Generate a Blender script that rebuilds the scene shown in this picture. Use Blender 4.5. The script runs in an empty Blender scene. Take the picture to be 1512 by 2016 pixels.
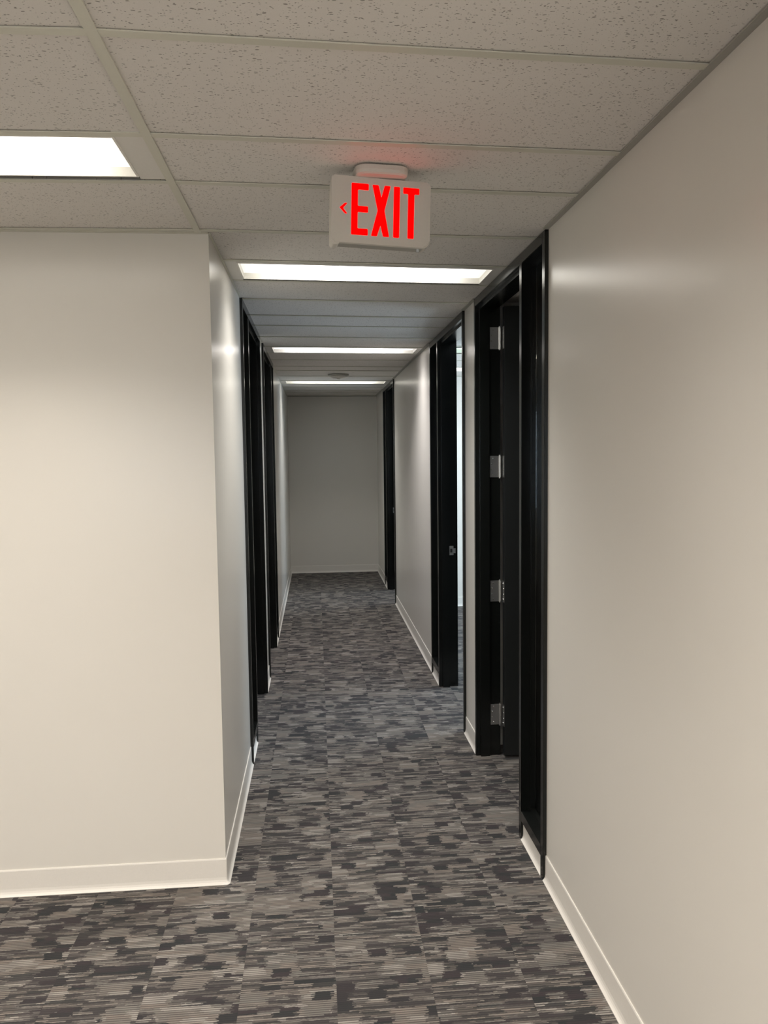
import bpy, bmesh, math, random
from mathutils import Vector, Matrix
random.seed(7)
scene = bpy.context.scene
COL = scene.collection

# ------------------------------------------------------------------ key dimensions (metres)
Z = 2.459            # ceiling height
XL, XR = -0.375, 0.858   # corridor wall faces
YC, YE = 2.96, 10.932    # corner of the front wall, end wall
FX0, FY0 = -4.0, -3.2    # foyer extents
TB = -0.4105             # main tee of the ceiling grid beside the corridor

# ------------------------------------------------------------------ camera
cam_d = bpy.data.cameras.new('camera')
cam = bpy.data.objects.new('camera', cam_d); COL.objects.link(cam)
cam_d.sensor_fit = 'VERTICAL'; cam_d.sensor_height = 36.0
cam_d.lens = 1539.2 / 2016 * 36.0
cam_d.clip_start = 0.02
R_ = Vector((0.99615623, -0.08677383, -0.01196088))
U_ = Vector((0.01829574, 0.07258055, 0.99719473))
F_ = Vector((0.08566228, 0.99358058, -0.07388916))
m = Matrix(((R_.x, U_.x, -F_.x, 0), (R_.y, U_.y, -F_.y, 0), (R_.z, U_.z, -F_.z, 1.6507), (0, 0, 0, 1)))
cam.matrix_world = m
scene.camera = cam

# ------------------------------------------------------------------ world, exposure
w = bpy.data.worlds.new('world'); scene.world = w; w.use_nodes = True
bg = w.node_tree.nodes['Background']
bg.inputs[0].default_value = (0.72, 0.84, 1.0, 1); bg.inputs[1].default_value = 2.5   # overcast sky outside the office windows
vs = scene.view_settings
vs.view_transform = 'Standard'; vs.look = 'None'; vs.exposure = 0.0; vs.gamma = 1.0; vs.use_curve_mapping = False

LAMP_FOYER = 36.0
LAMP_HALL = 15.0
LAMP_ROOM = 4.0
DAY = 120.0
BACKFILL = 56.0  # fill power at the added back-wall window

def area(name, loc, rot, sx, sy, power, color, spread=math.pi, parent=None):
    d = bpy.data.lights.new(name, 'AREA'); d.shape = 'RECTANGLE'; d.size = sx; d.size_y = sy
    d.energy = power; d.color = color; d.spread = spread
    o = bpy.data.objects.new(name, d); COL.objects.link(o); o.rotation_euler = rot
    if parent: o.parent = parent; o.location = Vector(loc) - WO.get(parent.name, Vector())
    else: o.location = loc
    return o

# ------------------------------------------------------------------ helpers
WO = {}   # world origin of each object
def tag(o, label=None, cat=None, group=None, kind=None):
    if label: o['label'] = label
    if cat: o['category'] = cat
    if group: o['group'] = group
    if kind: o['kind'] = kind
    return o
def empty(name, loc):
    o = bpy.data.objects.new(name, None); COL.objects.link(o); o.location = loc
    WO[o.name] = Vector(loc); return o
def obj(name, bm, mat, parent=None, smooth=False, bevel=0.0):
    vs_ = [v.co for v in bm.verts]
    lo = Vector([min(c[i] for c in vs_) for i in range(3)]); hi = Vector([max(c[i] for c in vs_) for i in range(3)])
    ctr = (lo + hi) / 2
    for v in bm.verts: v.co -= ctr
    if bevel: bmesh.ops.bevel(bm, geom=bm.edges[:], offset=bevel, segments=2, affect='EDGES', clamp_overlap=True)
    bmesh.ops.recalc_face_normals(bm, faces=bm.faces)
    me = bpy.data.meshes.new(name); bm.to_mesh(me); bm.free()
    me.materials.append(mat)
    if smooth:
        for p in me.polygons: p.use_smooth = True
    o = bpy.data.objects.new(name, me); COL.objects.link(o)
    WO[o.name] = ctr
    if parent: o.parent = parent; o.location = ctr - WO[parent.name]
    else: o.location = ctr
    return o
def box(bm, x0, x1, y0, y1, z0, z1):
    x0, x1 = min(x0, x1), max(x0, x1); y0, y1 = min(y0, y1), max(y0, y1); z0, z1 = min(z0, z1), max(z0, z1)
    v = [bm.verts.new((x, y, z)) for z in (z0, z1) for y in (y0, y1) for x in (x0, x1)]
    for f in ((0, 2, 3, 1), (4, 5, 7, 6), (0, 1, 5, 4), (2, 6, 7, 3), (0, 4, 6, 2), (1, 3, 7, 5)):
        bm.faces.new([v[i] for i in f])
    return bm
def B(*a):
    bm = bmesh.new()
    for t in (a if isinstance(a[0], (tuple, list)) else [a]): box(bm, *t)
    return bm
def prism(bm, poly, z0, z1):
    n = len(poly)
    lo = [bm.verts.new((p[0], p[1], z0)) for p in poly]; hi = [bm.verts.new((p[0], p[1], z1)) for p in poly]
    bm.faces.new(lo[::-1]); bm.faces.new(hi)
    for i in range(n): bm.faces.new((lo[i], lo[(i+1) % n], hi[(i+1) % n], hi[i]))
    return bm
def clip(poly, f):   # keep f(p) >= 0
    out = []
    for i, a in enumerate(poly):
        b = poly[(i+1) % len(poly)]; fa, fb = f(a), f(b)
        if fa >= 0: out.append(a)
        if (fa >= 0) != (fb >= 0):
            t = fa / (fa - fb); out.append((a[0]+(b[0]-a[0])*t, a[1]+(b[1]-a[1])*t))
    return out
def cyl(bm, p, r, h, axis='z', n=16, r2=None):
    M = Matrix.Translation(Vector(p))
    if axis == 'x': M = M @ Matrix.Rotation(math.pi/2, 4, 'Y')
    if axis == 'y': M = M @ Matrix.Rotation(math.pi/2, 4, 'X')
    bmesh.ops.create_cone(bm, cap_ends=True, segments=n, radius1=r, radius2=r if r2 is None else r2, depth=h, matrix=M)
    return bm
def lathe(bm, prof, c, n=32):
    rings = []
    for r, z in prof:
        rings.append([bm.verts.new((c[0]+r*math.cos(2*math.pi*k/n), c[1]+r*math.sin(2*math.pi*k/n), z)) for k in range(n)])
    for a, b in zip(rings, rings[1:]):
        for k in range(n): bm.faces.new((a[k], a[(k+1) % n], b[(k+1) % n], b[k]))
    bm.faces.new(rings[0][::-1]); bm.faces.new(rings[-1])
    return bm

# ------------------------------------------------------------------ materials
class NT:
    def __init__(s, name):
        s.m = bpy.data.materials.new(name); s.m.use_nodes = True; s.t = s.m.node_tree
        s.b = s.t.nodes['Principled BSDF']
    def n(s, typ, **kw):
        nd = s.t.nodes.new(typ)
        for k, v in kw.items(): setattr(nd, k, v)
        return nd
    def link(s, a, b): s.t.links.new(a, b)
    def put(s, v, sock):
        if isinstance(v, (int, float)): sock.default_value = v
        elif isinstance(v, tuple): sock.default_value = v if len(v) == len(sock.default_value) else (*v, 1)
        else: s.link(v, sock)
    def math(s, op, a, b=0.0, c=None):
        nd = s.n('ShaderNodeMath', operation=op); s.put(a, nd.inputs[0]); s.put(b, nd.inputs[1])
        if c is not None: s.put(c, nd.inputs[2])
        return nd.outputs[0]
    def xyz(s, x, y, z=0.0):
        nd = s.n('ShaderNodeCombineXYZ'); s.put(x, nd.inputs[0]); s.put(y, nd.inputs[1]); s.put(z, nd.inputs[2]); return nd.outputs[0]
    def white(s, x, y, z=0.0):
        nd = s.n('ShaderNodeTexWhiteNoise', noise_dimensions='3D'); s.link(s.xyz(x, y, z), nd.inputs['Vector']); return nd.outputs['Value']
    def noise(s, vec, scale, detail=2.0, rough=0.5):
        nd = s.n('ShaderNodeTexNoise'); s.link(vec, nd.inputs['Vector']); nd.inputs['Scale'].default_value = scale
        nd.inputs['Detail'].default_value = detail; nd.inputs['Roughness'].default_value = rough; return nd.outputs['Fac']
    def mix(s, f, a, b):
        nd = s.n('ShaderNodeMix', data_type='RGBA'); s.put(f, nd.inputs['Factor'])
        s.put(a, nd.inputs[6]); s.put(b, nd.inputs[7]); return nd.outputs[2]
    def step(s, v, lo, hi):
        nd = s.n('ShaderNodeMapRange'); s.put(v, nd.inputs[0]); s.put(lo, nd.inputs[1]); s.put(hi, nd.inputs[2]); nd.clamp = True
        return nd.outputs[0]
    def bump(s, h, strength, dist):
        nd = s.n('ShaderNodeBump'); nd.inputs['Strength'].default_value = strength; nd.inputs['Distance'].default_value = dist
        s.link(h, nd.inputs['Height']); s.link(nd.outputs[0], s.b.inputs['Normal'])
def flat(name, col, rough=0.5, metal=0.0, spec=0.5, emit=None, es=0.0, bumpy=0.0, bscale=200):
    k = NT(name); tc = k.n('ShaderNodeTexCoord').outputs['Object']
    nz = k.noise(tc, bscale, 3)
    c2 = tuple(c * 0.93 for c in col)
    k.link(k.mix(nz, col, c2), k.b.inputs['Base Color'])
    k.b.inputs['Roughness'].default_value = rough; k.b.inputs['Metallic'].default_value = metal
    k.b.inputs['Specular IOR Level'].default_value = spec
    if emit: k.b.inputs['Emission Color'].default_value = (*emit, 1); k.b.inputs['Emission Strength'].default_value = es
    if bumpy: k.bump(nz, bumpy, 0.001)
    return k.m

def wall_paint():
    k = NT('eggshell_wall_paint')
    g = k.n('ShaderNodeNewGeometry').outputs['Position']
    big = k.noise(g, 1.3, 3); fine = k.noise(g, 260, 3, 0.6)
    k.link(k.mix(big, (0.78, 0.75, 0.695), (0.75, 0.72, 0.665)), k.b.inputs['Base Color'])
    k.b.inputs['Roughness'].default_value = 0.25
    k.b.inputs['Specular IOR Level'].default_value = 0.45
    k.bump(fine, 0.12, 0.0006)
    return k.m
def tile_mat():
    k = NT('mineral_fibre_ceiling_tile')
    g = k.n('ShaderNodeNewGeometry').outputs['Position']
    rnd = k.n('ShaderNodeObjectInfo').outputs['Random']
    sp = k.n('ShaderNodeSeparateXYZ'); k.link(g, sp.inputs[0]); x, y = sp.outputs[0], sp.outputs[1]
    wob = k.noise(g, 22, 2)
    def pits(sx, sy, keep, rad, seed):
        vx = k.math('MULTIPLY', k.math('ADD', x, k.math('MULTIPLY', rnd, seed)), sx)
        vy = k.math('ADD', k.math('MULTIPLY', k.math('ADD', y, k.math('MULTIPLY', wob, 0.02)), sy), seed)
        vo = k.n('ShaderNodeTexVoronoi'); k.link(k.xyz(vx, vy, k.math('MULTIPLY', rnd, 50)), vo.inputs['Vector']); vo.inputs['Scale'].default_value = 1.0
        sc = k.n('ShaderNodeSeparateColor'); k.link(vo.outputs['Color'], sc.inputs[0])
        keepv = k.math('GREATER_THAN', sc.outputs[0], keep)
        r = k.math('MULTIPLY', sc.outputs[1], rad)
        d = k.step(k.math('SUBTRACT', r, vo.outputs['Distance']), 0.0, 0.06)
        return k.math('MULTIPLY', d, keepv)
    p = k.math('MAXIMUM', pits(74, 190, 0.45, 0.36, 3.1), pits(170, 300, 0.55, 0.40, 7.7))
    grain = k.noise(g, 420, 3, 0.7)
    base = k.mix(grain, (0.86, 0.83, 0.785), (0.76, 0.73, 0.69))
    k.link(k.mix(k.math('MULTIPLY', p, 0.72), base, (0.17, 0.15, 0.13)), k.b.inputs['Base Color'])
    k.b.inputs['Roughness'].default_value = 0.9; k.b.inputs['Specular IOR Level'].default_value = 0.15
    k.bump(k.math('SUBTRACT', k.math('MULTIPLY', grain, 0.4), p), 0.5, 0.0015)
    return k.m
def carpet():
    k = NT('ribbed_pattern_loop_carpet')
    tc = k.n('ShaderNodeTexCoord').outputs['Object']
    rnd = k.n('ShaderNodeObjectInfo').outputs['Random']
    sp = k.n('ShaderNodeSeparateXYZ'); k.link(tc, sp.inputs[0])
    g = k.n('ShaderNodeNewGeometry').outputs['Position']
    jit = k.math('MULTIPLY', k.math('SUBTRACT', k.noise(g, 90, 2), 0.5), 0.006)
    jx = k.math('MULTIPLY', k.math('SUBTRACT', k.noise(g, 240, 1), 0.5), 0.010)
    lnr = k.math('MULTIPLY', k.math('SUBTRACT', k.white(k.math('FLOOR', k.math('DIVIDE', k.math('ADD', sp.outputs[1], 3.0), 0.0044)), 4.4, k.math('MULTIPLY', rnd, 33.0)), 0.5), 0.016)
    x = k.math('ADD', k.math('ADD', k.math('ADD', sp.outputs[0], 0.1475), jx), lnr); y = k.math('ADD', k.math('ADD', sp.outputs[1], 3.0), jit)
    seed = k.math('MULTIPLY', rnd, 91.7)
    def cell(wx, wy, s, brick=0.0):
        cy = k.math('FLOOR', k.math('DIVIDE', y, wy))
        off = k.math('MULTIPLY', k.white(cy, s, seed), brick)
        cx = k.math('FLOOR', k.math('ADD', k.math('DIVIDE', x, wx), off))
        return k.white(cx, cy, k.math('ADD', seed, s))
    def gt(v, t): return k.math('GREATER_THAN', v, t)
    blocks = gt(cell(0.059, 0.040, 1.3, 0.5), 0.90)
    blocks2 = gt(cell(0.066, 0.0200, 5.1, 0.7), 0.88)
    lines = gt(cell(0.080, 0.0088, 2.7, 0.9), 0.66)
    lines2 = gt(cell(0.13, 0.0044, 3.9, 0.9), 0.60)
    lines3 = gt(cell(0.055, 0.0044, 6.9, 0.9), 0.74)
    zone = cell(0.098, 0.058, 8.8, 0.5)
    quiet = gt(zone, 0.74)                      # calmer light patches
    busy = k.math('SUBTRACT', 1.0, k.math('MULTIPLY', quiet, 0.8))
    thin = k.math('MAXIMUM', k.math('MULTIPLY', lines, 0.90), k.math('MULTIPLY', k.math('MAXIMUM', lines2, lines3), 0.62))
    dark = k.math('MAXIMUM', k.math('MULTIPLY', k.math('MAXIMUM', blocks2, thin), busy), blocks)
    rib = k.math('MULTIPLY_ADD', k.math('SINE', k.math('MULTIPLY', sp.outputs[1], 2*math.pi/0.0088)), 0.5, 0.5)
    ribd = k.step(rib, 0.15, 0.75)
    tint = cell(0.118, 0.022, 11.2, 0.5)
    light = k.mix(tint, (0.268, 0.232, 0.200), (0.208, 0.203, 0.182))
    light = k.mix(gt(cell(0.0738, 0.018, 14.0, 0.5), 0.78), light, (0.37, 0.345, 0.31))
    light = k.mix(k.math('MULTIPLY', k.math('SUBTRACT', 1.0, ribd), 0.75), light, (0.058, 0.044, 0.045))
    dk = k.mix(tint, (0.024, 0.027, 0.028), (0.041, 0.033, 0.036))
    c = k.mix(dark, light, dk)
    fz = k.noise(g, 900, 2, 0.7)
    c = k.mix(k.math('MULTIPLY', k.step(fz, 0.35, 0.75), 0.35), c, (0.028, 0.027, 0.027))
    k.link(c, k.b.inputs['Base Color'])
    k.b.inputs['Roughness'].default_value = 0.92; k.b.inputs['Specular IOR Level'].default_value = 0.2
    k.b.inputs['Sheen Weight'].default_value = 0.05
    k.bump(k.math('ADD', k.math('MULTIPLY', rib, 0.6), k.math('MULTIPLY', fz, 0.6)), 0.5, 0.0018)
    return k.m
def glass_mat():
    k = NT('clear_glass'); k.b.inputs['Base Color'].default_value = (0.93, 0.97, 0.95, 1)
    k.b.inputs['Transmission Weight'].default_value = 1.0; k.b.inputs['Roughness'].default_value = 0.0
    k.b.inputs['IOR'].default_value = 1.45
    return k.m
def lens_mat(name, col, strength):
    # prismatic acrylic lens lit by tubes that stop short of its ends
    k = NT(name); tc = k.n('ShaderNodeTexCoord').outputs['Object']
    sp = k.n('ShaderNodeSeparateXYZ'); k.link(tc, sp.inputs[0])
    ax = k.math('ABSOLUTE', sp.outputs[0])
    fall = k.step(ax, 0.56, 0.40)
    st = k.math('MULTIPLY', k.math('MULTIPLY_ADD', k.math('POWER', fall, 1.6), 0.84, 0.16), strength)
    pr = k.math('MULTIPLY', k.math('SINE', k.math('MULTIPLY', sp.outputs[0], 900)), k.math('SINE', k.math('MULTIPLY', sp.outputs[1], 900)))
    k.link(k.math('MULTIPLY', st, k.math('MULTIPLY_ADD', pr, 0.06, 1.0)), k.b.inputs['Emission Strength'])
    k.b.inputs['Emission Color'].default_value = (*col, 1)
    k.b.inputs['Base Color'].default_value = (0.85, 0.85, 0.82, 1); k.b.inputs['Roughness'].default_value = 0.3
    return k.m

M_wall = wall_paint(); M_tile = tile_mat(); M_carpet = carpet(); M_glass = glass_mat()
M_tee = flat('painted_steel_tee', (0.70, 0.69, 0.59), 0.42)
M_white = flat('white_painted_metal', (0.80, 0.78, 0.73), 0.45)
M_reflector = flat('white_reflector', (0.88, 0.86, 0.80), 0.5)
M_slab = flat('plenum_board', (0.25, 0.24, 0.23), 0.9)
M_black = flat('black_semi_gloss_metal', (0.0055, 0.0065, 0.006), 0.22, 0.0, 0.45)
M_blackdoor = flat('black_door_laminate', (0.012, 0.0135, 0.0135), 0.42, 0.0, 0.5)
M_vinyl = flat('off_white_vinyl_cove', (0.82, 0.785, 0.73), 0.4)
M_steel = flat('brushed_satin_chrome', (0.62, 0.62, 0.61), 0.34, 1.0, 0.5)
M_screw = flat('screw_steel', (0.75, 0.75, 0.74), 0.25, 1.0, 0.5)
M_plastic = flat('off_white_sign_plastic', (0.72, 0.69, 0.63), 0.45)
M_plastic_dk = flat('sign_underside_plastic', (0.40, 0.39, 0.35), 0.5)
M_red = flat('red_lit_letters', (0.02, 0.0, 0.0), 0.7, spec=0.05, emit=(1.0, 0.0, 0.0), es=2.0)
M_angle_shade = flat('wall_angle_painted_shade', (0.42, 0.41, 0.37), 0.8)  # soft shade at the ceiling corner, painted into the angle colour
M_dark = flat('dark_gap', (0.02, 0.02, 0.02), 0.8)
M_lens_warm = lens_mat('lit_prismatic_lens_warm', (1.0, 0.94, 0.84), 4.5)
M_lens_hall = lens_mat('lit_prismatic_lens', (1.0, 0.97, 0.90), 4.0)
M_lens_pink = lens_mat('lit_prismatic_lens_neutral', (1.0, 0.96, 0.96), 4.0)
M_lens_green = lens_mat('lit_prismatic_lens_green', (0.50, 0.82, 0.52), 0.95)

# ------------------------------------------------------------------ walls
WT = 0.107      # partition thickness
TOP = Z + 0.12
def wall(name, boxes): return tag(obj(name, B(*boxes), M_wall), kind='structure')
R1 = (2.845, 4.133); R2 = (4.455, 5.765); R3 = (8.48, 9.785)
L1 = (4.12, 5.41); L2 = (5.75, 7.055)
def side_wall(name, xa, xb, spans, ys):
    bxs = []; y = ys[0]
    for a, b in spans:
        bxs.append((xa, xb, y, a, 0, TOP)); bxs.append((xa, xb, a, b, Z, TOP)); y = b
    bxs.append((xa, xb, y, ys[1], 0, TOP))
    return wall(name, bxs)
def sill_boxes(xa, xb, s): return [(xa, xb, a, b, 0, 0.082) for a, b in s]
# sidelight sills: low wall below each sidelight
side_wall('wall_right', XR, XR + WT, (R1, R2, R3), (FY0, YE))
side_wall('wall_left', XL - WT, XL, (L1, L2), (YC + 0.11, YE))
wall('wall_front', [(FX0, XL, YC, YC + 0.11, 0, TOP)])
wall('wall_end', [(-3.6, 4.3, YE, YE + 0.1, 0, TOP)])
wall('wall_back', [(FX0 - 0.1, -2.6, FY0 - 0.1, FY0, 0, TOP), (-2.6, 0.5, FY0 - 0.1, FY0, 0, 0.9), (-2.6, 0.5, FY0 - 0.1, FY0, 2.2, TOP), (0.5, XR + WT, FY0 - 0.1, FY0, 0, TOP)])
wall('wall_foyer_left', [(FX0 - 0.1, FX0, FY0, YC + 0.11, 0, TOP)])
# offices on the right
wall('wall_office_partition_near', [(XR + WT, 4.2, 0.9, 1.0, 0, TOP)])
wall('wall_office_partition_middle', [(XR + WT, 4.2, 4.25, 4.35, 0, TOP)])
wall('wall_office_partition_far', [(XR + WT, 4.2, 8.27, 8.37, 0, TOP)])
wall('wall_office_outer', [(4.2, 4.3, 0.9, 5.0, 0, TOP), (4.2, 4.3, 5.0, 7.0, 0, 0.9), (4.2, 4.3, 5.0, 7.0, 2.3, TOP), (4.2, 4.3, 7.0, 8.9, 0, TOP),
                           (4.2, 4.3, 8.9, 10.5, 0, 0.9), (4.2, 4.3, 8.9, 10.5, 2.3, TOP), (4.2, 4.3, 10.5, YE, 0, TOP)])
# offices on the left
wall('wall_left_office_partition', [(-3.5, XL - WT, 5.53, 5.63, 0, TOP)])
wall('wall_left_office_outer', [(-3.6, -3.5, YC + 0.11, YE, 0, TOP)])

def office_window(y0, y1):
    r = empty('window_%d' % (1 if y0 < 8 else 2), (4.25, (y0+y1)/2, 0.9)); tag(r, kind='structure')
    f = 0.05
    obj('window_frame', B((4.22, 4.28, y0, y1, 0.9, 0.9+f), (4.22, 4.28, y0, y1, 2.3-f, 2.3), (4.22, 4.28, y0, y0+f, 0.9+f, 2.3-f),
                          (4.22, 4.28, y1-f, y1, 0.9+f, 2.3-f), (4.22, 4.28, (y0+y1)/2-f/2, (y0+y1)/2+f/2, 0.9+f, 2.3-f)), M_black, r)
    obj('pane', B(4.248, 4.254, y0+f, y1-f, 0.9+f, 2.3-f), M_glass, r)
    area('daylight_or_fill', (4.18, (y0+y1)/2, 1.6), (0, math.pi/2, 0), 1.3, y1-y0-0.1, DAY*(1.0 if y0 < 8 else 0.42), (0.66, 0.83, 1.0), parent=r)
office_window(5.0, 7.0); office_window(8.9, 10.5)
def added_fill_window(x0, x1):  # window added behind the camera only to fill the foyer with light
    r = empty('window_3', ((x0+x1)/2, FY0-0.05, 0.9)); tag(r, kind='structure')
    f = 0.05; ya, yb = FY0-0.08, FY0-0.02
    obj('window_frame', B((x0, x1, ya, yb, 0.9, 0.9+f), (x0, x1, ya, yb, 2.2-f, 2.2), (x0, x0+f, ya, yb, 0.9+f, 2.2-f), (x1-f, x1, ya, yb, 0.9+f, 2.2-f),
                          ((x0+x1)/2-f/2, (x0+x1)/2+f/2, ya, yb, 0.9+f, 2.2-f)), M_black, r)
    obj('pane', B(x0+f, x1-f, FY0-0.053, FY0-0.047, 0.9+f, 2.2-f), M_glass, r)
    area('daylight_or_fill', ((x0+x1)/2, FY0+0.02, 1.55), (math.pi/2, 0, math.pi), x1-x0-0.1, 1.2, BACKFILL, (1.0, 0.95, 0.88), parent=r)
added_fill_window(-2.6, 0.5)

# ------------------------------------------------------------------ floor with carpet planks
floor = tag(obj('floor', B(FX0 - 0.1, 4.3, FY0 - 0.1, YE + 0.1, -0.12, -0.006), M_slab), kind='structure')
PX, PY = 0.295, 0.885
def plank_mesh():
    bm = B(-PX/2+0.0001, PX/2-0.0001, -PY/2+0.0001, PY/2-0.0001, -0.006, 0.0)
    bmesh.ops.bevel(bm, geom=[e for e in bm.edges if all(v.co.z > -0.001 for v in e.verts)], offset=0.0003, segments=1, affect='EDGES')
    bmesh.ops.recalc_face_normals(bm, faces=bm.faces)
    me = bpy.data.meshes.new('carpet_tile'); bm.to_mesh(me); bm.free(); me.materials.append(M_carpet); return me
PM = plank_mesh(); n_planks = 0
def plank(i, j, off):
    global n_planks
    o = bpy.data.objects.new('carpet_tile', PM); COL.objects.link(o); o.parent = floor
    o.location = Vector((0.034 + PX*(i+0.5), PY*j + off, 0)) - WO['floor']; n_planks += 1
rest = []
for i in range(-14, 15):
    xa = 0.034 + PX*i
    off = ((i*5) % 12)/12*PY + (0.02 if i % 2 else 0)
    for j in range(-5, 14):
        yc = PY*j + off
        if yc > YE + 0.42 or yc < FY0 + 0.2 or xa < -4.0 or xa > 3.9: continue
        seen_hall = -0.6 < xa < 0.95 and yc > 1.0
        seen_foyer = -1.9 < xa < 0.95 and 0.9 < yc < 3.2
        seen_room = 0.6 < xa < 2.2 and 4.2 < yc < 8.6
        if (seen_hall or seen_foyer or seen_room): plank(i, j, off)
        else: rest.append((0.034 + PX*(i+0.5), yc))
bm = bmesh.new()
for cx, cy in rest: box(bm, cx-PX/2+0.0001, cx+PX/2-0.0001, cy-PY/2+0.0001, cy+PY/2-0.0001, -0.006, 0.0)
tag(obj('carpet_field', bm, M_carpet, floor), kind='stuff')

# ------------------------------------------------------------------ suspended ceiling
ceiling = tag(obj('ceiling', B(FX0 - 0.1, 4.3, FY0 - 0.1, YE + 0.1, TOP, TOP + 0.1), M_slab), kind='structure')
def rows_hall():
    rs = [(-3.20, .0)]
    y = 1.62 - 0.48
    back = [-2.82, -2.34, -1.86, -1.38, -0.90, -0.42, -0.07, 0.41, 0.77, 1.14]
    rs += [(v, .045) for v in back]
    rs += [(v, .045) for v in (1.62, 2.102, 2.447, 2.945)]
    rs += [(v, .067) for v in (3.386, 3.766, 4.205, 4.675, 5.035, 5.505, 5.985, 6.355, 6.80, 7.30, 7.655, 8.185, 8.685, 9.055, 9.50, 9.97, 10.33, 10.80)]
    return rs
RH = rows_hall()
def yrow(r, x):   # row line: y at x (kinks at the main tee)
    y0, s = r
    if x >= TB: return y0 + s*(x - 0.1)
    return y0 + s*(TB - 0.1) - 0.02*(x - TB)
TW = 0.012
def ceil_poly(name, poly, z0, z1, mat):
    if len(poly) < 3: return
    A = abs(sum(poly[i][0]*poly[(i+1) % len(poly)][1]-poly[(i+1) % len(poly)][0]*poly[i][1] for i in range(len(poly))))/2
    if A < 2e-4: return
    return obj(name, prism(bmesh.new(), poly, z0, z1), mat, ceiling)
def band(x0, x1, ra, rb, da, db, ylo, yhi):
    p = [(x0, yrow(ra, x0)+da), (x1, yrow(ra, x1)+da), (x1, yrow(rb, x1)+db), (x0, yrow(rb, x0)+db)]
    p = clip(p, lambda q: q[1]-ylo)
    return clip(p, lambda q: yhi-q[1]) if p else []
def grid(x0, x1, rows, ylo, yhi, skip=()):
    g = 0.0015
    lo, hi = (ylo - 1, 0), (yhi + 1, 0)
    rr = [r for r in rows if ylo - 0.3 < r[0] < yhi + 0.3]
    seq = [lo] + rr + [hi]
    for a, b in zip(seq, seq[1:]):
        if any(abs(a[0]-s) < 0.02 for s in skip): continue
        p = band(x0+g, x1-g, a, b, g, -g, ylo+g, yhi-g)
        ceil_poly('ceiling_tile', p, Z + 0.0046, Z + 0.02, M_tile)
    for r in rr:
        ceil_poly('cross_tee', band(x0, x1, r, r, -TW, TW, ylo, yhi), Z, Z + 0.003, M_tee)
grid(TB, XR, RH, FY0, YC, skip=(-0.42,))
grid(XL, XR, RH, YC, YE, skip=(3.386, 5.985, 8.685))
grid(TB - 1.53, TB, RH, FY0, YC, skip=(2.102, -0.42))
grid(TB - 3.06, TB - 1.53, RH, FY0, YC, skip=(2.102, -0.42))
grid(FX0, TB - 3.06, RH, FY0, YC)
RR = [(v, 0.0) for v in (1.4, 1.9, 2.4, 2.9, 3.4, 3.9, 4.95, 5.476, 5.95, 6.40, 6.88, 7.40, 7.745, 8.85, 9.3, 9.8, 10.3)]
for a, b in ((XR+WT, 2.45), (2.45, 4.2)):
    grid(a, b, RR, 1.0, 4.25)
    grid(a, b, RR, 4.35, 8.27, skip=(5.95, 7.40) if a < 2 else ())
    grid(a, b, RR, 8.37, YE)
for a, b in ((-3.5, -2.0), (-2.0, XL-WT)):
    grid(a, b, [(v, 0.0) for v in (3.6, 4.2, 4.8, 6.2, 6.8, 7.4, 8.0, 8.6, 9.2, 9.8, 10.4)], YC+0.11, 5.53)
    grid(a, b, [(v, 0.0) for v in (6.2, 6.8, 7.4, 8.0, 8.6, 9.2, 9.8, 10.4)], 5.63, YE)
for x, y1 in ((TB, YC), (TB-1.53, YC), (TB-3.06, YC)):
    obj('main_tee', B(x-TW, x+TW, FY0, y1, Z-0.0008, Z+0.003), M_tee, ceiling)
obj('main_tee', B((2.45-TW, 2.45+TW, 1.0, 4.25, Z-0.0008, Z+0.003)), M_tee, ceiling)
obj('main_tee', B((2.45-TW, 2.45+TW, 4.35, 8.27, Z-0.0008, Z+0.003)), M_tee, ceiling)
# wall angles carrying the tile edges; right and end ones coloured as corner shade
def angle(name, bx, M=None): return tag(obj(name, B(*bx), M or M_tee), kind='structure')
AW, AT = 0.020, 0.003
angle('trim_1', [(FX0, XL, YC-AW, YC, Z-0.0015, Z-0.0002+AT)])
ys = [FY0, R1[0], R1[1], R2[0], R2[1], R3[0], R3[1], YE]
angle('trim_2', M=M_angle_shade, bx=[(XR-AW, XR, ys[i], ys[i+1], Z-0.0015, Z+AT) for i in (0, 2, 4, 6)])
ys = [YC, L1[0], L1[1], L2[0], L2[1], YE]
angle('trim_3', [(XL, XL+AW*0.4, ys[i], ys[i+1], Z-0.0015, Z+AT) for i in (0, 2, 4)])
angle('trim_4', M=M_angle_shade, bx=[(XL, XR, YE-AW, YE, Z-0.006, Z+AT)])
angle('trim_5', [(XR+WT, 4.2, 8.27-AW, 8.27, Z-0.0015, Z+AT)])

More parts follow.
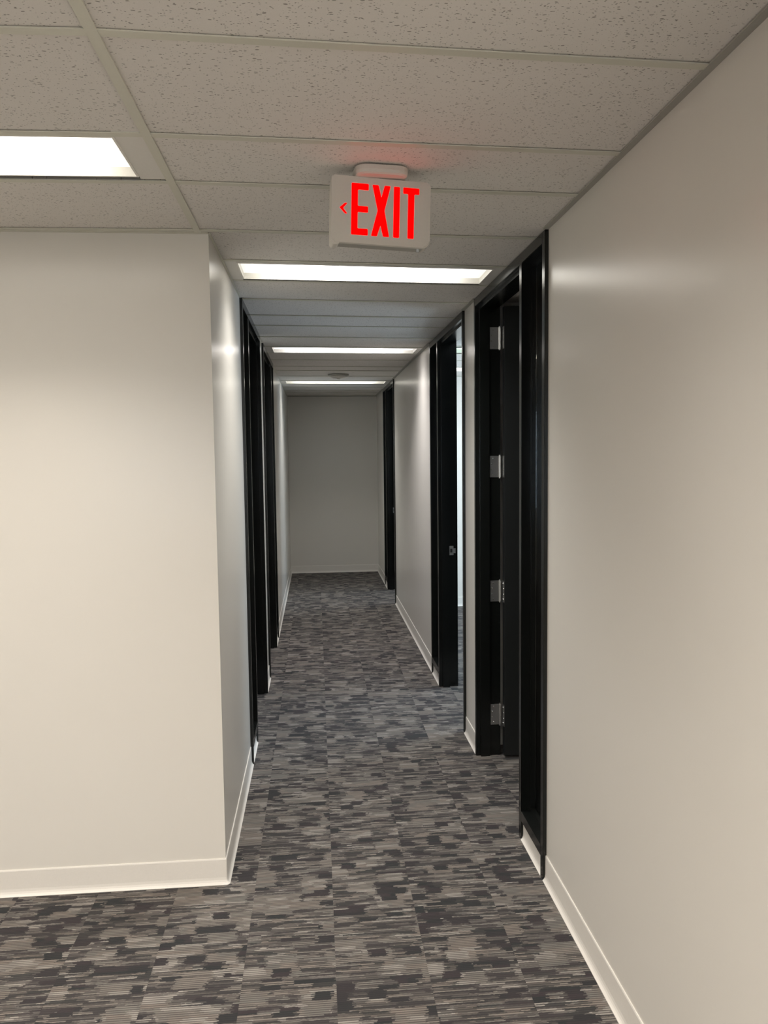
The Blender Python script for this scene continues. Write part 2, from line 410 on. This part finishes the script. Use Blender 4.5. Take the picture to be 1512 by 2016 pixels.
# ------------------------------------------------------------------ recessed light fixtures
def sbox(bm, xc, yc, s, u0, u1, v0, v1, z0, z1):
    P = [(xc+u, yc+v+s*u) for u, v in ((u0, v0), (u1, v0), (u1, v1), (u0, v1))]
    return prism(bm, P, z0, z1)
def fixture(xc, yc, s, ua, ub, lens, power, color, label, half=0.173, hl=0.56, spread=2.05, parent_group=None, li=0.143, near_slot=False):
    t = empty('ceiling_light', (xc, yc, Z)); tag(t, label, 'ceiling light', parent_group)
    S = lambda *a: sbox(bmesh.new(), xc, yc, s, *a)
    obj('end_plate', S(ua, -hl, -half-0.010, half+0.004, Z+0.0031, Z+0.006), M_white, t)
    obj('end_plate', S(hl, ub, -half-0.010, half+0.004, Z+0.0031, Z+0.006), M_white, t)
    hb = bmesh.new()
    sbox(hb, xc, yc, s, ua, ub, -half, half, Z+0.088, Z+0.092)
    for v in (-half-0.002, half-0.001): sbox(hb, xc, yc, s, ua, ub, v, v+0.003, Z+0.006, Z+0.088)
    obj('housing', hb, M_dark, t)
    if not near_slot: obj('lip', S(-hl, hl, -half+0.005, -li-0.0068, Z+0.0012, Z+0.004), M_white, t)
    rb = bmesh.new()   # reflector sides round the recessed lens
    for v in (-li-0.007, li): sbox(rb, xc, yc, s, -hl, hl, v, v+0.007, Z+0.0005, Z+0.045)
    for u in (-hl, hl-0.006): sbox(rb, xc, yc, s, u, u+0.006, -li, li, Z+0.0005, Z+0.045)
    obj('reflector', rb, M_reflector, t)
    if near_slot: obj('air_slot', S(-hl, hl, -half, -half+0.062, Z+0.001, Z+0.004), M_dark, t)
    obj('lens', S(-hl+0.006, hl-0.006, -li, li, Z+0.027, Z+0.031), lens, t)
    area('lamp', (xc, yc, Z+0.0255), (0, 0, math.atan(s)), 2*hl-0.24, 2*li-0.03, power, color, spread, t)
    return t
WARM = (1.0, 0.925, 0.84); HALL = (1.0, 0.98, 0.94); NEUT = (1.0, 0.96, 0.96); COOL = (0.93, 0.97, 1.0)
xc0 = -1.055
fixture(xc0, 2.2510, -0.02, TB-1.53+TW-xc0, TB-TW-xc0, M_lens_warm, 8.5, WARM, 'lit ceiling light at the left, over the front wall, cut by the photo edge', half=0.163, spread=1.95, li=0.138)
fixture(-2.585, 2.289, -0.02, TB-3.06+TW+2.585, TB-1.53-TW+2.585, M_lens_warm, 8.5, WARM, 'lit foyer ceiling light out of view to the left', half=0.160)
fixture(xc0, -0.255, -0.02, TB-1.53+TW-xc0, TB-TW-xc0, M_lens_warm, LAMP_FOYER, WARM, 'lit foyer ceiling light behind the viewer, left of the main tee', half=0.160, spread=2.85)
fixture(-2.585, -0.225, -0.02, TB-3.06+TW+2.585, TB-1.53-TW+2.585, M_lens_warm, LAMP_FOYER, WARM, 'lit foyer ceiling light behind the viewer, farthest left', half=0.160, spread=2.85)
fixture(0.224, -0.2355, 0.045, TB+TW-0.224, XR-0.001-0.224, M_lens_warm, 62.0, WARM, 'lit foyer ceiling light behind the viewer, beside the right wall', half=0.160, spread=2.8)
xh = 0.2415
def hall_light(y, lens, col, label, power=LAMP_HALL):
    return fixture(xh, y + 0.067*(xh-0.1), 0.067, XL+0.001-xh, XR-0.001-xh, lens, power, col, label)
hall_light(3.576, M_lens_hall, HALL, 'first lit ceiling light across the corridor, just behind the exit sign')
hall_light(6.17, M_lens_pink, NEUT, 'second lit ceiling light across the corridor, middle one of three')
hall_light(8.87, M_lens_hall, HALL, 'third lit ceiling light across the corridor, nearest the end wall', 9.5)
fixture(1.71, 7.5725, 0.0, XR+WT-1.71+0.002, 2.45-TW-1.71, M_lens_pink, LAMP_ROOM, COOL, 'white lit ceiling light inside the bright office on the right, near its back wall', half=0.160)
fixture(1.58, 6.175, 0.0, XR+WT-1.58-0.002, 2.45-TW-1.58, M_lens_green, 1.0, (0.8, 1.0, 0.85), 'pale green ceiling light inside the bright office on the right, nearer its doorway', half=0.213, hl=0.58, near_slot=True)

# ------------------------------------------------------------------ door units
def hinge(root, X, s, yj, z, opendir):
    # leaf on the jamb face at y=yj, knuckle, leaf on the edge of the open door
    u = lambda d: X + s*d
    d = opendir
    h = obj('hinge', B((u(0.080), u(0.124), yj, yj+0.0025*d, z-0.057, z+0.057)), M_steel, root)
    bm = bmesh.new()
    for k in range(5): cyl(bm, (u(0.131), yj+0.004*d, z-0.057+0.0114+k*0.0228), 0.0065, 0.0222, n=14)
    cyl(bm, (u(0.131), yj+0.004*d, z), 0.0045, 0.124, n=12)
    obj('hinge_knuckle', bm, M_steel, h, smooth=False)
    obj('hinge_leaf', B((u(0.1435), u(0.1462), yj+0.003*d, yj+0.044*d, z-0.057, z+0.057)), M_steel, h)
    for k, (a, b) in enumerate(((0.096, 0.043), (0.088, 0.015), (0.088, -0.015), (0.096, -0.043), (0.112, 0.043), (0.112, -0.043))):
        if k > 3: continue
        bm = bmesh.new(); cyl(bm, (u(a), yj+0.0028*d, z+b), 0.0042, 0.002, 'y', 12, 0.003); obj('screw', bm, M_screw, h)
    for b in (0.043, 0.015, -0.015, -0.043):
        bm = bmesh.new(); cyl(bm, (u(0.1432), yj+(0.022 if abs(b) > .03 else 0.032)*d, z+b), 0.0042, 0.002, 'x', 12); obj('screw', bm, M_screw, h)
def door_unit(num, X, s, y0, y1, layout, hinge_far, stopside=True):
    """X corridor-side face of frame, s = direction into the room, layout 'SD' sidelight first or 'DS'"""
    u = lambda d: X + s*d
    D, J, MU, HZ = 0.135, 0.035, 0.037, 2.415
    root = empty('door_%d' % num, (u(D/2), (y0+y1)/2, 0)); tag(root, kind='structure')
    if layout == 'SD': sa, sb, da, db = y0+J, y0+J+0.288, y0+J+0.288+MU, y1-0.028
    else: da, db, sa, sb = y0+0.03, y0+0.93, y0+0.93+MU, y1-J
    bv = 0.0018
    obj('jamb', B(u(0), u(D), y0, min(sa, da), 0, Z-0.0005), M_black, root, bevel=bv)
    obj('jamb', B(u(0), u(D), max(sb, db), y1, 0, Z-0.0005), M_black, root, bevel=bv)
    ma, mb = (sb, da) if layout == 'SD' else (db, sa)
    obj('mullion', B(u(0), u(D), ma, mb, 0, HZ), M_black, root, bevel=bv)
    obj('head', B(u(0), u(D), min(sa, da), max(sb, db), HZ, Z-0.0005), M_black, root, bevel=bv)
    obj('bottom_rail', B(u(0), u(D), sa, sb, 0.082, 0.128), M_black, root, bevel=bv)
    obj('sill_wall', B(u(0.014), u(D-0.014), sa, sb, 0, 0.082), M_wall, root)
    # door stops
    st = 0.015
    obj('door_stop', B((u(0.024), u(0.074), da, da+st, 0, HZ)), M_black, root, bevel=0.001)
    obj('door_stop', B((u(0.024), u(0.074), db-st, db, 0, HZ)), M_black, root, bevel=0.001)
    obj('door_stop', B((u(0.024), u(0.074), da+st, db-st, HZ-st, HZ)), M_black, root, bevel=0.001)
    # glazing beads and pane
    gb = 0.013
    for (p, q) in ((0.040, 0.058), (0.068, 0.086)):
        obj('glazing_bead', B((u(p), u(q), sa, sa+gb, 0.128, HZ), (u(p), u(q), sb-gb, sb, 0.128, HZ),
                              (u(p), u(q), sa+gb, sb-gb, 0.128, 0.128+gb), (u(p), u(q), sa+gb, sb-gb, HZ-gb, HZ)), M_black, root)
    obj('pane', B(u(0.060), u(0.066), sa+0.002, sb-0.002, 0.130, HZ-0.002), M_glass, root)
    # open leaf, perpendicular to the corridor
    W = db - da - 0.012
    if hinge_far: ya, yb, yj, hd = db-0.048, db-0.004, db-0.0005, -1
    else: ya, yb, yj, hd = da+0.004, da+0.048, da+0.0005, 1
    leaf = obj('door_leaf', B(u(0.1465), u(0.1465+W), ya, yb, 0.012, HZ-0.003), M_blackdoor, root, bevel=0.0015)
    for yy, dd in ((ya, -1), (yb, 1)):
        bm = bmesh.new(); xh_ = u(0.1465+W-0.065)
        cyl(bm, (xh_, yy+dd*0.004, 0.97), 0.026, 0.008, 'y', 24); cyl(bm, (xh_, yy+dd*0.02, 0.97), 0.009, 0.034, 'y', 16)
        box(bm, xh_, xh_-s*0.115, yy+dd*0.034, yy+dd*0.046, 0.961, 0.979)
        obj('lever_handle', bm, M_steel, leaf)
    for z in (2.251, 1.577, 0.908, 0.229): hinge(root, X, s, yj, z, hd)
    # strike plate on the latch jamb
    ys = da if hinge_far else db; dd = 1 if hinge_far else -1
    sp = obj('strike_plate', B((u(0.077), u(0.106), ys, ys+dd*0.0018, 0.938, 1.003), (u(0.106), u(0.1205), ys, ys+dd*0.0018, 0.952, 0.986)), M_steel, root)
    obj('latch_hole', B((u(0.083), u(0.098), ys+dd*0.0016, ys+dd*0.0022, 0.957, 0.984)), M_dark, sp)
    return root
FR, FL = XR-0.014, XL+0.014
door_unit(1, FR, 1, *R1, 'SD', True)
door_unit(2, FR, 1, *R2, 'DS', False)
door_unit(3, FR, 1, *R3, 'DS', False)
door_unit(4, FL, -1, *L1, 'SD', True)
door_unit(5, FL, -1, *L2, 'DS', False)

# ------------------------------------------------------------------ vinyl cove base
BH = 0.100
PROF = [(0, 0.0), (0.0155, 0.0), (0.0150, 0.0022), (0.0120, 0.0045), (0.0085, 0.009), (0.0058, 0.016), (0.0045, 0.026), (0.0042, BH-0.0045), (0.0026, BH), (0, BH)]
def cove(name, paths):
    """each path: list of ((x,y), (nx,ny)) points along the wall with outward offset direction"""
    bm = bmesh.new()
    for path in paths:
        rings = [[bm.verts.new((p[0]+n[0]*d, p[1]+n[1]*d, z+0.0003)) for d, z in PROF] for p, n in path]
        for a, b in zip(rings, rings[1:]):
            for k in range(len(PROF)): 
                j = (k+1) % len(PROF); bm.faces.new((a[k], a[j], b[j], b[k]))
        bm.faces.new(rings[0]); bm.faces.new(rings[-1][::-1])
    return tag(obj(name, bm, M_vinyl), kind='structure')
def corner(c, a0, a1, n=7):
    return [(c, (math.cos(a0+(a1-a0)*k/n), math.sin(a0+(a1-a0)*k/n))) for k in range(n+1)]
rt, lt, fr, bk = (-1, 0), (1, 0), (0, -1), (0, 1)
cove('baseboard_left', [[((FX0, YC), fr)] + corner((XL, YC), -math.pi/2, 0) + [((XL, L1[0]), lt)],
                        [((XL, L1[1]), lt), ((XL, L2[0]), lt)], [((XL, L2[1]), lt), ((XL, YE), lt)],
                        [((XL, L1[0]+0.035), lt), ((XL, L1[0]+0.323), lt)], [((XL, L2[1]-0.338), lt), ((XL, L2[1]-0.035), lt)]])
cove('baseboard_right', [[((XR, FY0), rt), ((XR, R1[0]), rt)], [((XR, R1[1]), rt), ((XR, R2[0]), rt)], [((XR, R2[1]), rt), ((XR, R3[0]), rt)],
                         [((XR, R3[1]), rt), ((XR, YE), rt)], [((XR, R1[0]+0.035), rt), ((XR, R1[0]+0.323), rt)],
                         [((XR, R2[0]+0.967), rt), ((XR, R2[1]-0.035), rt)], [((XR, R3[0]+0.967), rt), ((XR, R3[1]-0.035), rt)]])
cove('baseboard_end', [[((XL, YE), fr), ((XR, YE), fr)]])
cove('baseboard_office', [[((XR+WT, 8.27), fr), ((4.2, 8.27), fr)]])

# ------------------------------------------------------------------ exit sign
SC = 0.0002142
sgn = empty('exit_sign', (0.198, 2.30, Z)); tag(sgn, 'white plastic exit sign with glowing red letters hanging from the ceiling', 'exit sign')
sx0, sz0 = 0.0, -0.1182          # face centre in sign space
def spt(px, py): return ((px-767.5)*SC, -(py-780.5)*SC)   # face-plane coordinates
face_rot = Matrix.Translation((0, 0, sz0)) @ Matrix.Rotation(math.radians(1.7), 4, 'Y') @ Matrix.Diagonal((1.005, 1, 0.957, 1))
yaw = Matrix.Rotation(0.115, 4, 'Z')
def rrect(w_, h_, r, n=6, cx=0, cz=0):
    rs = r if isinstance(r, (list, tuple)) else [r]*4; out = []
    for (qx, qz, a0), rr in zip(((1, 1, 0), (-1, 1, 90), (-1, -1, 180), (1, -1, 270)), rs):
        for k in range(n+1):
            a = math.radians(a0 + 90*k/n)
            out.append((cx+qx*(w_/2-rr)+rr*math.cos(a), cz+qz*(h_/2-rr)+rr*math.sin(a)))
    return out
def plate(bm, poly, ya, yb):   # poly in (x,z), extruded along y, ya is the front
    n = len(poly)
    a = [bm.verts.new((p[0], ya, p[1])) for p in poly]; b = [bm.verts.new((p[0], yb, p[1])) for p in poly]
    bm.faces.new(a); bm.faces.new(b[::-1])
    for i in range(n): bm.faces.new((a[i], b[i], b[(i+1) % n], a[(i+1) % n]))
    return bm, a
def spart(name, bm, mat, parent=sgn, M=None, **kw):
    bm.transform(Matrix.Translation(WO['exit_sign']) @ yaw @ (face_rot if M is None else M))
    return obj(name, bm, mat, parent, **kw)
W_, H_ = 0.286, 0.193
bm, fa = plate(bmesh.new(), rrect(W_, H_, (0.010, 0.006, 0.010, 0.021)), -0.018, -0.004)
fe = [e for e in bm.edges if all(abs(v.co.y+0.018) < 1e-6 for v in e.verts)]
bmesh.ops.bevel(bm, geom=fe, offset=0.004, segments=3, affect='EDGES')
faceplate = spart('face_panel', bm, M_plastic)
bm, _ = plate(bmesh.new(), rrect(W_-0.026, H_-0.002, 0.006, cz=0.0), -0.004, 0.036)
spart('housing', bm, M_plastic_dk)
bm = bmesh.new(); plate(bm, rrect(0.024, H_+0.006, 0.010, cx=-W_/2+0.0125, cz=-0.004), -0.0165, 0.034)
spart('side_cheek', bm, M_plastic, bevel=0.002)
bm, _ = plate(bmesh.new(), rrect(W_-0.004, H_-0.004, 0.012), 0.034, 0.042)
spart('back_panel', bm, M_plastic)
bm = bmesh.new(); cyl(bm, (W_/2-0.030, 0.004, -H_/2-0.002), 0.004, 0.010, 'z', 12)
spart('test_button', bm, flat('clear_button', (0.75, 0.8, 0.82), 0.15))
def letter(name, polys):
    bm = bmesh.new()
    for P in polys:
        pts = [spt(a, b) for a, b in P]
        ar = sum(pts[i][0]*pts[(i+1) % len(pts)][1]-pts[(i+1) % len(pts)][0]*pts[i][1] for i in range(len(pts)))
        if ar > 0: pts = pts[::-1]
        tmp = bmesh.new(); plate(tmp, pts, -0.0186, -0.0165)
        ve = [e for e in tmp.edges if abs(e.verts[0].co.y-e.verts[1].co.y) > 1e-4]
        bmesh.ops.bevel(tmp, geom=ve, offset=0.0013, segments=2, affect='EDGES', clamp_overlap=True)
        me = bpy.data.meshes.new('t'); tmp.to_mesh(me); tmp.free(); bm.from_mesh(me); bpy.data.meshes.remove(me)
    return spart(name, bm, M_red, faceplate)
letter('letter_e', [[(362, 420), (590, 420), (590, 505), (446, 505), (446, 725), (585, 725), (585, 808), (446, 808), (446, 1030), (585, 1030), (585, 1118), (362, 1118)]])
letter('letter_x', [[(640, 424), (722, 424), (763, 590), (805, 424), (885, 424), (806, 765), (874, 1118), (793, 1118), (755, 965), (710, 1118), (630, 1118), (714, 765)]])
letter('letter_i', [[(930, 424), (1012, 424), (1012, 1118), (930, 1118)]])
letter('letter_t', [[(1058, 424), (1278, 424), (1278, 508), (1210, 508), (1210, 1118), (1126, 1118), (1126, 508), (1058, 508)]])
letter('direction_arrow', [[(204, 766), (274, 698), (308, 698), (252, 768), (308, 842), (280, 842)]])
# canopy against the ceiling
bm = bmesh.new()
cpoly = rrect(0.152, 0.112, 0.034, 8)
prof = [(1.0, 0.0), (1.0, -0.012), (0.97, -0.020), (0.90, -0.024)]
rings = [[bm.verts.new((p[0]*(1-(1-k)*1.0), p[1]*(1-(1-k)*1.2), z)) for p in cpoly] for k, z in prof]
for a, b in zip(rings, rings[1:]):
    for i in range(len(a)): bm.faces.new((a[i], a[(i+1) % len(a)], b[(i+1) % len(a)], b[i]))
bm.faces.new(rings[0]); bm.faces.new(rings[-1][::-1])
spart('canopy', bm, M_plastic, M=Matrix.Translation((0, 0.0, -0.0003)))

# ------------------------------------------------------------------ ceiling detector
dt = empty('ceiling_detector', (0.243, 8.01, Z)); tag(dt, 'round white detector on the corridor ceiling between the second and third lights', 'detector')
obj('base', lathe(bmesh.new(), [(0.106, Z), (0.106, Z-0.010), (0.100, Z-0.015), (0.085, Z-0.017)], (0.243, 8.01)), M_plastic_dk, dt)
obj('dome', lathe(bmesh.new(), [(0.080, Z-0.016), (0.078, Z-0.024), (0.064, Z-0.033), (0.040, Z-0.037), (0.018, Z-0.038)], (0.243, 8.01)), M_plastic, dt, smooth=True)
obj('sensor_cap', lathe(bmesh.new(), [(0.016, Z-0.037), (0.015, Z-0.045), (0.008, Z-0.049)], (0.243, 8.01), 16), M_white, dt)
